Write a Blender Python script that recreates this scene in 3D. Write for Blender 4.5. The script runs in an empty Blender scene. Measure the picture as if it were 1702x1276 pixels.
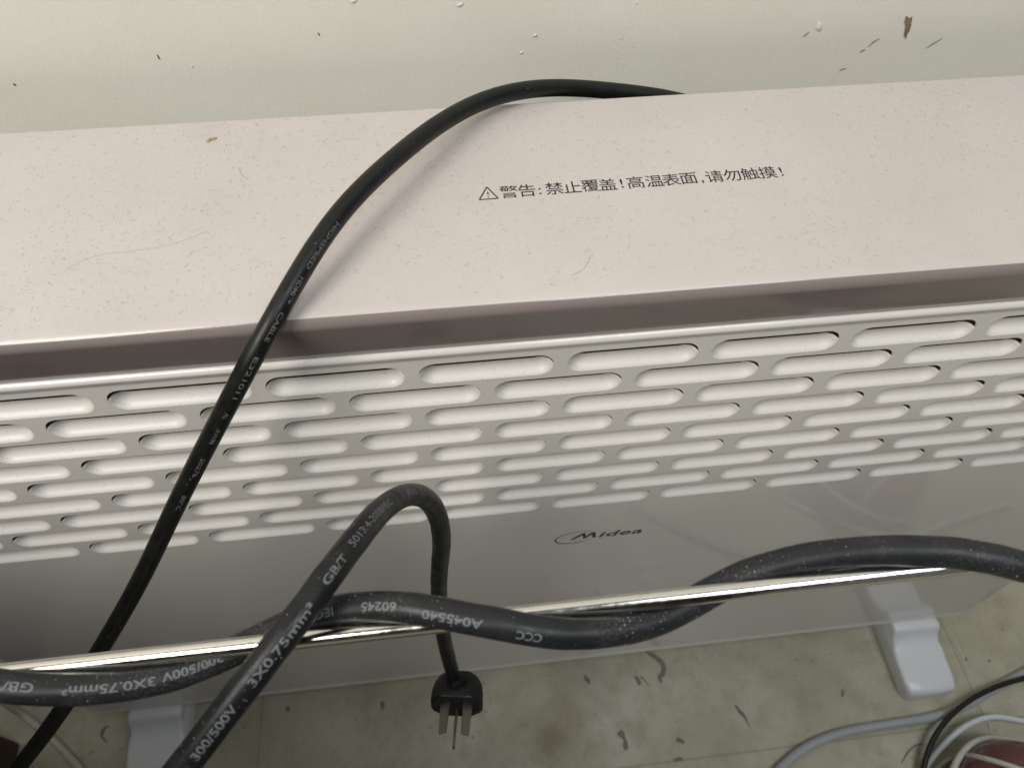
import bpy, bmesh, math, random
from mathutils import Vector, Matrix, noise

random.seed(7)
sc = bpy.context.scene
COL = sc.collection
R_ = math.radians
FLOOR = 0.43                      # camera solve was done with the first louvre row at z = 0

# ---------------------------------------------------------------- camera
CAM_A, CAM_B, CAM_C = 0.6239, -0.1320, 0.0215          # pitch, yaw, roll
CAM_P = Vector((0.1246, -0.1688, 0.2261 + FLOOR))
F_PX, CX, CY = 1250.4, 851.0, 638.0
CAM_R = (Matrix.Rotation(CAM_B, 3, 'Z') @ Matrix.Rotation(CAM_A, 3, 'X') @ Matrix.Rotation(CAM_C, 3, 'Z'))
cam = bpy.data.cameras.new('camera')
cam_o = bpy.data.objects.new('camera', cam)
COL.objects.link(cam_o)
cam_o.matrix_world = Matrix.Translation(CAM_P) @ CAM_R.to_4x4()
cam.sensor_width = 36.0
cam.lens = F_PX / 1702 * 36.0
cam.clip_start = 0.01
cam.clip_end = 50
cam.dof.use_dof = True
cam.dof.focus_distance = 0.30
cam.dof.aperture_fstop = 17.0
sc.camera = cam_o

# ---------------------------------------------------------------- light
world = bpy.data.worlds.new('World')
sc.world = world
world.use_nodes = True
bg = world.node_tree.nodes['Background']
bg.inputs['Color'].default_value = (1.0, 0.97, 0.92, 1)
bg.inputs['Strength'].default_value = 0.115


def area_light(name, loc, target, sx, sy, power, col):
    l = bpy.data.lights.new(name, 'AREA')
    l.shape = 'RECTANGLE'
    l.size, l.size_y = sx, sy
    l.energy = power
    l.color = col
    o = bpy.data.objects.new(name, l)
    COL.objects.link(o)
    o.location = loc
    o.rotation_euler = (Vector(target) - Vector(loc)).to_track_quat('-Z', 'Y').to_euler()
    return o


area_light('window_light', (-0.68, -0.70, 1.50), (0.15, 0.05, 0.45), 0.66, 0.66, 17.6, (1.0, 0.955, 0.875))
area_light('sky_light', (0.62, -0.62, 1.90), (0.40, 0.0, 0.3), 0.65, 0.65, 10, (0.90, 0.95, 1.0))

sc.view_settings.view_transform = 'Standard'
sc.view_settings.look = 'None'
sc.view_settings.exposure = 0.0
sc.view_settings.gamma = 1.0


# ---------------------------------------------------------------- pixel helpers (a pixel gives a direction only)
def ray(px, py):
    return CAM_R @ Vector(((px - CX) / F_PX, -(py - CY) / F_PX, -1.0))


def at_depth(px, py, d):
    return CAM_P + ray(px, py) * d


def on_plane(px, py, axis, val):
    r = ray(px, py)
    return CAM_P + r * ((val - CAM_P[axis]) / r[axis])


# ---------------------------------------------------------------- object helpers
def tag(o, label=None, cat=None, group=None, kind=None):
    if label: o['label'] = label
    if cat: o['category'] = cat
    if group: o['group'] = group
    if kind: o['kind'] = kind
    return o


def empty(name, loc):
    o = bpy.data.objects.new(name, None)
    o.empty_display_size = 0.02
    COL.objects.link(o)
    o.location = loc
    return o


def add(name, mesh, mats, parent=None, smooth=True, world_space=True):
    """link a mesh given in world coordinates under its parent"""
    o = bpy.data.objects.new(name, mesh)
    COL.objects.link(o)
    if not isinstance(mats, (list, tuple)): mats = [mats]
    if not mesh.materials:
        for m in mats: mesh.materials.append(m)
    if smooth:
        mesh.polygons.foreach_set('use_smooth', [True] * len(mesh.polygons))
    if parent is not None:
        o.parent = parent
        if world_space:
            off = Vector((0, 0, 0)); q = parent
            while q is not None:
                off += q.location; q = q.parent
            o.location = -off
    return o


def mesh_of(name, verts, faces):
    me = bpy.data.meshes.new(name)
    me.from_pydata([tuple(v) for v in verts], [], faces)
    me.update()
    return me


def from_bm(name, bm, recalc=True):
    if recalc: bmesh.ops.recalc_face_normals(bm, faces=bm.faces)
    me = bpy.data.meshes.new(name)
    bm.to_mesh(me); bm.free()
    return me


def sharp(o, deg=35):
    me = o.data
    bm = bmesh.new(); bm.from_mesh(me)
    for e in bm.edges:
        if len(e.link_faces) == 2 and e.calc_face_angle(0) > R_(deg): e.smooth = False
    bm.to_mesh(me); bm.free()
    return o


def catmull(pts, step):
    P = [Vector(p) for p in pts]
    P = [P[0] * 2 - P[1]] + P + [P[-1] * 2 - P[-2]]
    out = []
    for i in range(1, len(P) - 2):
        p0, p1, p2, p3 = P[i - 1:i + 3]
        n = max(2, int((p2 - p1).length / step))
        # centripetal parameters
        t0 = 0.0
        t1 = t0 + max((p1 - p0).length, 1e-6) ** .5
        t2 = t1 + max((p2 - p1).length, 1e-6) ** .5
        t3 = t2 + max((p3 - p2).length, 1e-6) ** .5
        for k in range(n):
            t = t1 + (t2 - t1) * k / n
            a1 = p0 * ((t1 - t) / (t1 - t0)) + p1 * ((t - t0) / (t1 - t0))
            a2 = p1 * ((t2 - t) / (t2 - t1)) + p2 * ((t - t1) / (t2 - t1))
            a3 = p2 * ((t3 - t) / (t3 - t2)) + p3 * ((t - t2) / (t3 - t2))
            b1 = a1 * ((t2 - t) / (t2 - t0)) + a2 * ((t - t0) / (t2 - t0))
            b2 = a2 * ((t3 - t) / (t3 - t1)) + a3 * ((t - t1) / (t3 - t1))
            out.append(b1 * ((t2 - t) / (t2 - t1)) + b2 * ((t - t1) / (t2 - t1)))
    out.append(P[-2])
    return out


def relax(line, n):
    line = [p.copy() for p in line]
    for _ in range(n):
        line = [line[0]] + [(line[i - 1] + line[i] * 2 + line[i + 1]) / 4 for i in range(1, len(line) - 1)] + [line[-1]]
    return line


def tube(name, line, rad, sides=20, wob=0.0, cap=True):
    """swept round cable; rad may be a function of 0..1"""
    n = len(line)
    verts, faces = [], []
    up = None
    for i, p in enumerate(line):
        t = (line[min(i + 1, n - 1)] - line[max(i - 1, 0)]).normalized()
        if up is None:
            up = t.orthogonal().normalized()
        up = (up - t * up.dot(t)).normalized()
        b = t.cross(up)
        r = rad(i / (n - 1)) if callable(rad) else rad
        for k in range(sides):
            a = 2 * math.pi * k / sides
            d = up * math.cos(a) + b * math.sin(a)
            rr = r * (1 + wob * noise.noise((p + d * r) * 130)) if wob else r
            verts.append(p + d * rr)
    for i in range(n - 1):
        for k in range(sides):
            k2 = (k + 1) % sides
            faces.append((i * sides + k, i * sides + k2, (i + 1) * sides + k2, (i + 1) * sides + k))
    if cap:
        faces.append(tuple(range(sides - 1, -1, -1)))
        faces.append(tuple((n - 1) * sides + k for k in range(sides)))
    return mesh_of(name, verts, faces)


def text_mesh(body, size, shear=0.0, xs=1.0, bold=0.0, space=1.0):
    cu = bpy.data.curves.new('t', 'FONT')
    cu.body = body; cu.size = size; cu.shear = shear; cu.offset = bold
    cu.space_character = space
    cu.resolution_u = 3
    o = bpy.data.objects.new('t', cu)
    COL.objects.link(o)
    bpy.context.view_layer.update()
    ev = o.evaluated_get(bpy.context.evaluated_depsgraph_get())
    me = bpy.data.meshes.new_from_object(ev)
    bpy.data.objects.remove(o); bpy.data.curves.remove(cu)
    for v in me.vertices: v.co.x *= xs
    return me


def text_bm(body, size, maxedge=None, **k):
    me = text_mesh(body, size, **k)
    bm = bmesh.new(); bm.from_mesh(me)
    bpy.data.meshes.remove(me)
    bmesh.ops.remove_doubles(bm, verts=bm.verts, dist=1e-7)
    bmesh.ops.triangulate(bm, faces=bm.faces)
    if maxedge:
        for _ in range(4):
            es = [e for e in bm.edges if e.calc_length() > maxedge]
            if not es: break
            bmesh.ops.subdivide_edges(bm, edges=es, cuts=1)
            bmesh.ops.triangulate(bm, faces=bm.faces)
    return bm


def to_px(P):
    d = CAM_R.inverted() @ (P - CAM_P)
    return CX + F_PX * d.x / -d.z, CY - F_PX * d.y / -d.z


def text_on_cable(line, rad, words, size, maxedge, lift=0.00007, **k):
    """words: (text, px, py, turn degrees round the cable, direction +1/-1 along the line, length)"""
    cum = [0.0]
    for i in range(1, len(line)): cum.append(cum[-1] + (line[i] - line[i - 1]).length)

    def frame(s):
        s = min(max(s, 0), cum[-1] - 1e-6)
        lo, hi = 0, len(cum) - 1
        while hi - lo > 1:
            m = (lo + hi) // 2
            if cum[m] <= s: lo = m
            else: hi = m
        f = (s - cum[lo]) / max(cum[hi] - cum[lo], 1e-9)
        p = line[lo].lerp(line[hi], f)
        a = line[min(lo + 2, len(line) - 1)] - line[max(lo - 1, 0)]
        return p, a.normalized()
    out = []
    for (body, px, py, turn, sgn, length) in words:
        verts, faces = [], []
        best = min(range(len(line)), key=lambda i: (to_px(line[i])[0] - px) ** 2 + (to_px(line[i])[1] - py) ** 2)
        s0 = cum[best]
        p0, t0 = frame(s0)
        ref = (CAM_P - p0)
        bm = text_bm(body, size, maxedge, **k)
        xs = [v.co.x for v in bm.verts]; ys = [v.co.y for v in bm.verts]
        cxm = (min(xs) + max(xs)) / 2; cym = size * 0.34
        sx = length / (max(xs) - min(xs)) if length else 1.0
        base = len(verts)
        bm.verts.index_update()
        for v in bm.verts:
            u = (v.co.x - cxm) * sx; w = v.co.y - cym
            p, t = frame(s0 + sgn * u)
            t = t * sgn
            n0 = (ref - t * ref.dot(t)).normalized()
            b0 = n0.cross(t)
            a = w / rad + R_(turn)
            d = n0 * math.cos(a) + b0 * math.sin(a)
            verts.append(p + d * (rad + lift))
        for f in bm.faces: faces.append(tuple(base + v.index for v in f.verts))
        bm.free()
        out.append(mesh_of('lettering', verts, faces))
    return out


# ---------------------------------------------------------------- materials
def new_mat(name):
    m = bpy.data.materials.new(name); m.use_nodes = True
    nt = m.node_tree
    return m, nt, nt.nodes['Principled BSDF']


def nd(nt, typ, **kw):
    n = nt.nodes.new(typ)
    for k, v in kw.items():
        if k in n.inputs: n.inputs[k].default_value = v
        else: setattr(n, k, v)
    return n


def mapping(nt, scale=(1, 1, 1), rot=(0, 0, 0), coord='Object'):
    tc = nt.nodes.new('ShaderNodeTexCoord')
    mp = nt.nodes.new('ShaderNodeMapping')
    mp.inputs['Scale'].default_value = scale
    mp.inputs['Rotation'].default_value = rot
    nt.links.new(tc.outputs[coord], mp.inputs['Vector'])
    return mp.outputs['Vector']


def ntex(nt, vec, scale, detail=4, rough=.55):
    n = nd(nt, 'ShaderNodeTexNoise')
    n.inputs['Scale'].default_value = scale
    n.inputs['Detail'].default_value = detail
    n.inputs['Roughness'].default_value = rough
    nt.links.new(vec, n.inputs['Vector'])
    return n.outputs['Fac']


def ramp(nt, fac, stops):
    r = nt.nodes.new('ShaderNodeValToRGB')
    e = r.color_ramp.elements
    while len(e) < len(stops): e.new(0.5)
    for i, (p, c) in enumerate(stops):
        e[i].position = p
        e[i].color = (c, c, c, 1) if isinstance(c, (int, float)) else (*c, 1)
    nt.links.new(fac, r.inputs['Fac'])
    return r.outputs['Color']


def mix(nt, fac, a, b, typ='MIX'):
    m = nt.nodes.new('ShaderNodeMix'); m.data_type = 'RGBA'; m.blend_type = typ
    for i, v in ((0, fac), (6, a), (7, b)):
        if hasattr(v, 'is_linked') or hasattr(v, 'links'): nt.links.new(v, m.inputs[i])
        elif isinstance(v, (int, float)): m.inputs[i].default_value = v
        else: m.inputs[i].default_value = (*v, 1)
    return m.outputs[2]


def bump(nt, h, strength, dist):
    b = nt.nodes.new('ShaderNodeBump')
    b.inputs['Strength'].default_value = strength
    b.inputs['Distance'].default_value = dist
    nt.links.new(h, b.inputs['Height'])
    return b


def simple(name, col, rough=.5, metal=0.0, var=.12, vscale=60, coat=0.0, bmp=0.0, bscale=400, spec=.5):
    m, nt, p = new_mat(name)
    v = mapping(nt)
    f = ntex(nt, v, vscale)
    c = mix(nt, f, tuple(x * (1 - var) for x in col), tuple(min(1, x * (1 + var)) for x in col))
    nt.links.new(c, p.inputs['Base Color'])
    r = ramp(nt, ntex(nt, v, vscale * 2.3), [(.3, max(.02, rough - .06)), (.7, min(1, rough + .06))])
    nt.links.new(r, p.inputs['Roughness'])
    p.inputs['Metallic'].default_value = metal
    p.inputs['Specular IOR Level'].default_value = spec
    p.inputs['Coat Weight'].default_value = coat
    p.inputs['Coat Roughness'].default_value = .05
    if bmp:
        b = bump(nt, ntex(nt, v, bscale), bmp, .0005)
        nt.links.new(b.outputs['Normal'], p.inputs['Normal'])
    return m


def cover_paint(name, dusty):
    m, nt, p = new_mat(name)
    v = mapping(nt)
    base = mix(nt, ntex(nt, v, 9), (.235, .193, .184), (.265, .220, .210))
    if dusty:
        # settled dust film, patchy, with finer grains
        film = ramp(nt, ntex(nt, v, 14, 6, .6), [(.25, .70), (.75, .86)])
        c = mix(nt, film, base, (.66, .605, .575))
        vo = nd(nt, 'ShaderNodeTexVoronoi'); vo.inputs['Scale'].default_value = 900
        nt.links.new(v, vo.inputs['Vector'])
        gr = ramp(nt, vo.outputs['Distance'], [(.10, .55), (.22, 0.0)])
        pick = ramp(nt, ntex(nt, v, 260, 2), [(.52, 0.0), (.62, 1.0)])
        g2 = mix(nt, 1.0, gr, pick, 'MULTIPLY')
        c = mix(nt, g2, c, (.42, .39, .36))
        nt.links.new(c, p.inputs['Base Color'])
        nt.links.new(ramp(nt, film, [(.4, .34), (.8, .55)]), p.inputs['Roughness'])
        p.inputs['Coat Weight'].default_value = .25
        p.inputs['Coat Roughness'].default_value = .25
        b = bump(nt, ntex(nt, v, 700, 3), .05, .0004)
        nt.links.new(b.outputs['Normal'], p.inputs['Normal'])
    else:
        nt.links.new(base, p.inputs['Base Color'])
        sm = ramp(nt, ntex(nt, mapping(nt, (1, 4, 4)), 30, 6, .65), [(.45, .12), (.75, .28)])
        nt.links.new(sm, p.inputs['Roughness'])
        p.inputs['Coat Weight'].default_value = .5
        p.inputs['Coat Roughness'].default_value = .10
    return m


M = {}
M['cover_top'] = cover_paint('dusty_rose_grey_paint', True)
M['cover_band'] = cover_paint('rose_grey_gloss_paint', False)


def sheet_paint(name, coat, dust):
    m, nt, p = new_mat(name)
    v = mapping(nt, coord='Object')
    c = mix(nt, ntex(nt, v, 7, 3), (.72, .70, .66), (.755, .735, .695))
    sp = ramp(nt, ntex(nt, v, 950, 2, .5), [(.66, 0.0), (.72, dust)])       # rust-brown dust grains
    c = mix(nt, sp, c, (.34, .29, .23))
    nt.links.new(c, p.inputs['Base Color'])
    r = ramp(nt, ntex(nt, v, 18, 5, .6), [(.35, .30), (.7, .40)])
    nt.links.new(r, p.inputs['Roughness'])
    p.inputs['Coat Weight'].default_value = coat
    p.inputs['Specular IOR Level'].default_value = .25
    p.inputs['Coat Roughness'].default_value = .05
    p.inputs['Coat IOR'].default_value = 1.5
    return m


M['sheet'] = sheet_paint('warm_white_sheet_paint', .9, .25)
M['louvre'] = sheet_paint('dust_dulled_sheet_paint', .10, .40)      # dust settled in the pressings dulls the gloss
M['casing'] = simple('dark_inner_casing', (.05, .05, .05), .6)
M['ink'] = simple('black_ink', (.012, .012, .013), .45, var=.05)
M['logo'] = simple('dark_grey_logo_ink', (.035, .033, .03), .4, var=.05)
M['foot'] = simple('white_plastic', (.82, .835, .85), .38, var=.03, vscale=40, coat=.15)
M['print'] = simple('pale_grey_print', (.15, .165, .17), .6, var=.45, vscale=900)
M['print_dim'] = simple('dim_grey_print', (.125, .13, .13), .6, var=.4, vscale=900)
M['plug'] = simple('black_plug_plastic', (.010, .011, .012), .42, var=.2)
M['pin'] = simple('nickel_pin', (.36, .34, .30), .42, metal=1.0, var=.1, vscale=300)
M['grey_pvc'] = simple('grey_pvc', (.42, .44, .44), .45, var=.08)
M['white_pvc'] = simple('white_pvc', (.74, .77, .80), .38, var=.03)
M['cream_pvc'] = simple('cream_pvc', (.62, .61, .53), .42, var=.06)
M['black_pvc'] = simple('black_pvc', (.010, .010, .010), .35, var=.2)
M['tape'] = simple('yellowed_tape', (.42, .40, .32), .4, var=.15, vscale=200)
M['pot'] = simple('red_brown_glaze', (.13, .045, .038), .25, var=.25, vscale=25, coat=.4)
M['wood'] = simple('dark_brown_wood', (.055, .028, .016), .5, var=.35, vscale=18)
M['chip'] = simple('tan_flake', (.42, .30, .17), .7, var=.3, vscale=400)
M['hair'] = simple('dust_fibre', (.24, .22, .205), .8, var=.4, vscale=200)
M['lint'] = simple('white_lint', (.80, .79, .77), .7, var=.05)
M['stain'] = simple('brown_stain', (.24, .19, .10), .7, var=.4, vscale=500)
M['scratch'] = simple('black_scratch', (.03, .03, .028), .7)
M['scuff'] = simple('grey_brown_scuff', (.22, .208, .155), .75, var=.35, vscale=300)
M['wall_scuff'] = simple('grey_wall_scuff', (.33, .33, .28), .7, var=.3, vscale=300)
M['wall_chip'] = simple('white_paint_chip', (.78, .77, .73), .35, var=.05)


def rubber(name, dust, col=(.016, .017, .019), rough=.46):
    m, nt, p = new_mat(name)
    v = mapping(nt)
    base = mix(nt, ntex(nt, v, 120, 5), tuple(c * .75 for c in col), tuple(c * 1.35 for c in col))
    patch = ramp(nt, ntex(nt, v, 55, 5, .65), [(.45, 0.0), (.75, 1.0)])
    fine = ramp(nt, ntex(nt, v, 1500, 3, .7), [(.50, 0.0), (.68, 1.0)])
    d = mix(nt, 1.0, patch, fine, 'MULTIPLY')
    d2 = mix(nt, dust, (0, 0, 0), d)
    c = mix(nt, d2, base, (.20, .19, .165))
    nt.links.new(c, p.inputs['Base Color'])
    r = ramp(nt, ntex(nt, v, 200, 4), [(.3, rough - .08), (.7, rough + .10)])
    nt.links.new(r, p.inputs['Roughness'])
    b = bump(nt, ntex(nt, v, 1800, 3), .12, .0003)
    nt.links.new(b.outputs['Normal'], p.inputs['Normal'])
    p.inputs['Specular IOR Level'].default_value = .38
    return m


M['rubber'] = rubber('dusty_black_rubber', .8, (.013, .0145, .0175), .40)
M['rubber_loop'] = rubber('black_rubber', .34, (.008, .009, .011), .40)
M['hdmi'] = rubber('matt_black_sheath', .16, (.0045, .005, .005), .40)


def chrome():
    m, nt, p = new_mat('chrome')
    v = mapping(nt)
    p.inputs['Metallic'].default_value = 1.0
    c = mix(nt, ramp(nt, ntex(nt, v, 900, 4, .7), [(.60, 0.0), (.75, 1.0)]), (.82, .80, .76), (.40, .36, .31))
    nt.links.new(c, p.inputs['Base Color'])
    nt.links.new(ramp(nt, ntex(nt, v, 400, 4), [(.4, .10), (.75, .26)]), p.inputs['Roughness'])
    return m


M['chrome'] = chrome()


def wall_paint():
    m, nt, p = new_mat('painted_plaster')
    v = mapping(nt)
    c = mix(nt, ntex(nt, v, 5, 5), (.79, .78, .695), (.83, .82, .745))
    c = mix(nt, ramp(nt, ntex(nt, v, 16, 6, .65), [(.42, 0.0), (.80, .55)]), c, (.74, .725, .625))
    nt.links.new(c, p.inputs['Base Color'])
    p.inputs['Roughness'].default_value = .68
    p.inputs['Specular IOR Level'].default_value = .3
    vb = mapping(nt, (1, 1, .22))                        # vertical brush strokes
    h1 = ntex(nt, vb, 300, 4, .65)
    vd = mapping(nt, (1, 1, .16), (0, R_(38), 0))        # slanted trowel marks
    h2 = ntex(nt, vd, 150, 4, .6)
    msk = ramp(nt, ntex(nt, v, 6.5, 2), [(.50, 0.0), (.64, 1.0)])
    h = mix(nt, msk, h1, h2)
    h3 = ntex(nt, v, 22, 3)
    hh = mix(nt, .2, h, h3)
    hh = mix(nt, .35, hh, ntex(nt, v, 600, 4, .7))
    b = bump(nt, hh, .22, .0014)
    nt.links.new(b.outputs['Normal'], p.inputs['Normal'])
    return m


M['wall'] = wall_paint()


def floor_mat():
    m, nt, p = new_mat('aged_tile_glaze')
    v = mapping(nt, coord='Generated') if False else None
    geo = nt.nodes.new('ShaderNodeNewGeometry')
    v = geo.outputs['Position']
    c = mix(nt, ramp(nt, ntex(nt, v, 12, 6, .6), [(.3, 0.0), (.7, 1.0)]), (.42, .39, .28), (.58, .55, .435))
    c = mix(nt, ramp(nt, ntex(nt, v, 45, 6, .7), [(.46, 0.0), (.72, .7)]), c, (.33, .295, .195))
    sp = ramp(nt, ntex(nt, v, 170, 3, .6), [(.66, 0.0), (.73, .8)])
    c = mix(nt, sp, c, (.20, .185, .13))
    # one brown stain with a shape of its own
    q = on_plane(925, 1222, 2, 0.0)
    sub = nd(nt, 'ShaderNodeVectorMath', operation='DISTANCE')
    nt.links.new(v, sub.inputs[0]); sub.inputs[1].default_value = q
    wv = nd(nt, 'ShaderNodeMath', operation='MULTIPLY_ADD')
    nt.links.new(ntex(nt, v, 60, 5), wv.inputs[0]); wv.inputs[1].default_value = .030
    nt.links.new(sub.outputs['Value'], wv.inputs[2])
    st = ramp(nt, wv.outputs[0], [(.016, .50), (.048, 0.0)])
    c = mix(nt, st, c, (.17, .105, .055))
    nt.links.new(c, p.inputs['Base Color'])
    nt.links.new(ramp(nt, ntex(nt, v, 30, 4), [(.3, .33), (.7, .55)]), p.inputs['Roughness'])
    b = bump(nt, ntex(nt, v, 90, 4), .12, .001)
    nt.links.new(b.outputs['Normal'], p.inputs['Normal'])
    return m


M['floor'] = floor_mat()
M['grout'] = simple('tile_grout', (.42, .40, .31), .8)

# ---------------------------------------------------------------- setting: floor and wall
WALL_Y = 0.133


def box_bm(x0, x1, y0, y1, z0, z1, bev=0.0, seg=3):
    bm = bmesh.new()
    bmesh.ops.create_cube(bm, size=1)
    for v in bm.verts:
        v.co = Vector((x0 if v.co.x < 0 else x1, y0 if v.co.y < 0 else y1, z0 if v.co.z < 0 else z1))
    if bev:
        bmesh.ops.bevel(bm, geom=list(bm.edges), offset=bev, segments=seg, profile=.5, affect='EDGES')
    return bm


floor = add('floor', from_bm('floor', box_bm(-1.6, 2.2, -2.0, WALL_Y, -.06, -.0007)), M['grout'], smooth=False)
tag(floor, kind='structure')
TS, JX, JY = 0.588, 0.534, -0.079
tile_me = from_bm('tile', box_bm(.0002, TS - .0002, .0002, TS - .0005, -.010, 0.0, .0007, 2))
tile_me.materials.append(M['floor'])
for i in range(-3, 3):
    for j in range(-3, 1):
        x0 = JX + i * TS; y0 = JY + j * TS
        if j == 0:
            o = add('tile', from_bm('tile_cut', box_bm(.0002, TS - .0002, .0002, WALL_Y - JY - .001, -.010, 0.0, .0007, 2)), M['floor'], floor, smooth=False, world_space=False)
        else:
            o = bpy.data.objects.new('tile', tile_me); COL.objects.link(o); o.parent = floor
        o.location = (x0, y0, 0)

bm = bmesh.new()
NX, NZ = 60, 40
gv = {}
for i in range(NX + 1):
    for k in range(NZ + 1):
        x = -1.6 + 3.8 * i / NX; z = -.06 + 1.7 * k / NZ
        gv[i, k] = bm.verts.new((x, WALL_Y + .0002 * noise.noise((x * 5, 0, z * 5)), z))
for i in range(NX):
    for k in range(NZ):
        bm.faces.new((gv[i, k], gv[i + 1, k], gv[i + 1, k + 1], gv[i, k + 1]))
back = [bm.verts.new((x, WALL_Y + .1, z)) for x, z in ((-1.6, -.06), (2.2, -.06), (2.2, 1.64), (-1.6, 1.64))]
bm.faces.new(back)
wall = add('wall', from_bm('wall', bm, False), M['wall'])
tag(wall, kind='structure')


def blob(name, outline, plane_axis, val, thick, mat, parent, jitter=.0):
    """thin irregular patch traced on a wall or floor, given a little body"""
    P = [on_plane(x, y, plane_axis, val) for x, y in outline]
    P = catmull(P + [P[0]], .0006)[:-1]
    c = sum(P, Vector()) / len(P)
    n = Vector((0, -1, 0)) if plane_axis == 1 else Vector((0, 0, 1))
    verts = [p + (p - c) * jitter * noise.noise(p * 900) for p in P]
    inner = [c + (p - c) * .55 + n * thick for p in verts]
    k = len(verts)
    V = verts + inner + [c + n * thick * 1.2]
    F = [(i, (i + 1) % k, k + (i + 1) % k, k + i) for i in range(k)] + [(k + i, k + (i + 1) % k, 2 * k) for i in range(k)]
    me = mesh_of(name, V, F)
    return add(name, me, mat, parent)


def streak(name, pts, w, axis, val, thick, mat, parent):
    P = catmull([on_plane(x, y, axis, val) for x, y in pts], .001)
    n = len(P)
    nrm = Vector((0, -1, 0)) if axis == 1 else Vector((0, 0, 1))
    V, F = [], []
    for i, p in enumerate(P):
        t = (P[min(i + 1, n - 1)] - P[max(i - 1, 0)]).normalized()
        s = nrm.cross(t)
        f = i / (n - 1)
        ww = w * (.25 + .75 * math.sin(math.pi * min(max(f, .02), .98)) ** .5) * (1 + .5 * noise.noise(p * 700))
        V += [p - s * ww, p + nrm * thick, p + s * ww]
        if i:
            a = (i - 1) * 3; b = i * 3
            F += [(a, b, b + 1, a + 1), (a + 1, b + 1, b + 2, a + 2)]
    return add(name, mesh_of(name, V, F), mat, parent)


WY = WALL_Y - .00022
blob('stain', [(1508, 27), (1515, 30), (1514, 42), (1510, 55), (1505, 66), (1503, 58), (1505, 44), (1503, 34)], 1, WY, .0002, M['stain'], wall, .3)
blob('paint_chip', [(1357, 44), (1360, 37), (1366, 39), (1367, 47), (1362, 53), (1357, 50)], 1, WY, .00035, M['wall_chip'], wall, .3)
for dx, dy, r_ in ((765, 8, 5), (890, 59, 4), (867, 88, 3), (588, 2, 5)):
    blob('paint_dent', [(dx - r_ * 1.3, dy + 1), (dx - 1, dy - r_ * .7), (dx + r_, dy - r_ * .5), (dx + r_ * .6, dy + r_ * .5), (dx - r_ * .6, dy + r_ * .7)], 1, WY, .00022, M['wall'], wall, .3)
blob('paint_chip', [(1031.5, 62), (1033.5, 62), (1033.5, 65), (1031.5, 65)], 1, WY, .00025, M['wall_chip'], wall)
blob('paint_chip', [(1057, 4), (1059, 3), (1060, 6), (1058, 6.5)], 1, WY, .00025, M['wall_chip'], wall)
blob('paint_chip', [(318, 110), (320, 110), (320.5, 112.5), (318, 112)], 1, WY, .00025, M['wall_chip'], wall)
streak('scratch', [(261, 91), (263, 95), (265, 99)], .0003, 1, WY, .0001, M['scratch'], wall)
streak('scratch', [(22, 139), (24, 141), (26, 143)], .0003, 1, WY, .0001, M['scratch'], wall)
streak('scratch', [(528, 55), (530, 57), (531, 60)], .0002, 1, WY, .0001, M['scratch'], wall)
for pts, w in (([(1540, 80), (1552, 72), (1566, 64)], .0004), ([(1443, 78), (1452, 70), (1462, 64)], .0004), ([(1430, 87), (1434, 84), (1438, 82)], .0006),
               ([(1335, 61), (1341, 57), (1345, 53)], .0004), ([(1395, 118), (1400, 115), (1406, 114)], .0004)):
    streak('trowel_mark', pts, w, 1, WY, .0002, M['wall'] if len(pts) > 3 else M['wall_scuff'], wall)

Z0 = .0002
for out in ([(1062, 1122), (1068, 1124), (1075, 1134), (1081, 1138), (1076, 1136), (1068, 1128)],
            [(970, 1122), (975, 1123), (982, 1134), (978, 1136), (972, 1130)],
            [(1053, 1122), (1060, 1124), (1066, 1134), (1062, 1138), (1057, 1130)],
            [(1025, 1220), (1034, 1212), (1038, 1220), (1044, 1238), (1043, 1246), (1036, 1244), (1036, 1228), (1030, 1223)],
            [(1122, 1226), (1130, 1225), (1138, 1232), (1135, 1235), (1128, 1231)],
            [(632, 1164), (637, 1164), (639, 1174), (634, 1178)],
            [(474, 1174), (480, 1174), (482, 1180), (477, 1183)],
            [(1220, 1170), (1226, 1173), (1234, 1182), (1240, 1190), (1246, 1205), (1251, 1213), (1245, 1206), (1236, 1192), (1226, 1182)],
            [(1122, 1228), (1130, 1227), (1137, 1234), (1130, 1234)],
            [(1398, 1146), (1403, 1147), (1403, 1156), (1399, 1157)],
            [(1640, 1144), (1647, 1143), (1648, 1149), (1641, 1150)],
            [(1604, 1092), (1608, 1093), (1607, 1098), (1603, 1097)],
            [(1643, 1095), (1647, 1096), (1646, 1100), (1642, 1099)],
            [(1120, 1260), (1134, 1258), (1134, 1262), (1120, 1264)]):
    blob('scuff_mark', out, 2, Z0, .0002, M['scuff'], floor, .35)
streak('scuff_mark', [(1074, 1083), (1090, 1092), (1102, 1104), (1102, 1118), (1096, 1126), (1100, 1134)], .0022, 2, Z0, .0003, M['scuff'], floor)
streak('scuff_mark', [(170, 1222), (175, 1208), (182, 1207)], .0010, 2, Z0, .0003, M['scuff'], floor)
streak('scuff_mark', [(170, 1210), (168, 1222), (178, 1233)], .0008, 2, Z0, .0003, M['scuff'], floor)
streak('scuff_mark', [(1498, 1268), (1512, 1246), (1528, 1236), (1540, 1237)], .0007, 2, Z0, .0003, M['scuff'], floor)
streak('scratch', [(1580, 1046), (1596, 1080), (1617, 1130), (1624, 1150)], .0004, 2, Z0, .0001, M['cream_pvc'], floor)
streak('scratch', [(1642, 1200), (1649, 1220), (1653, 1226)], .0004, 2, Z0, .0001, M['cream_pvc'], floor)

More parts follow.
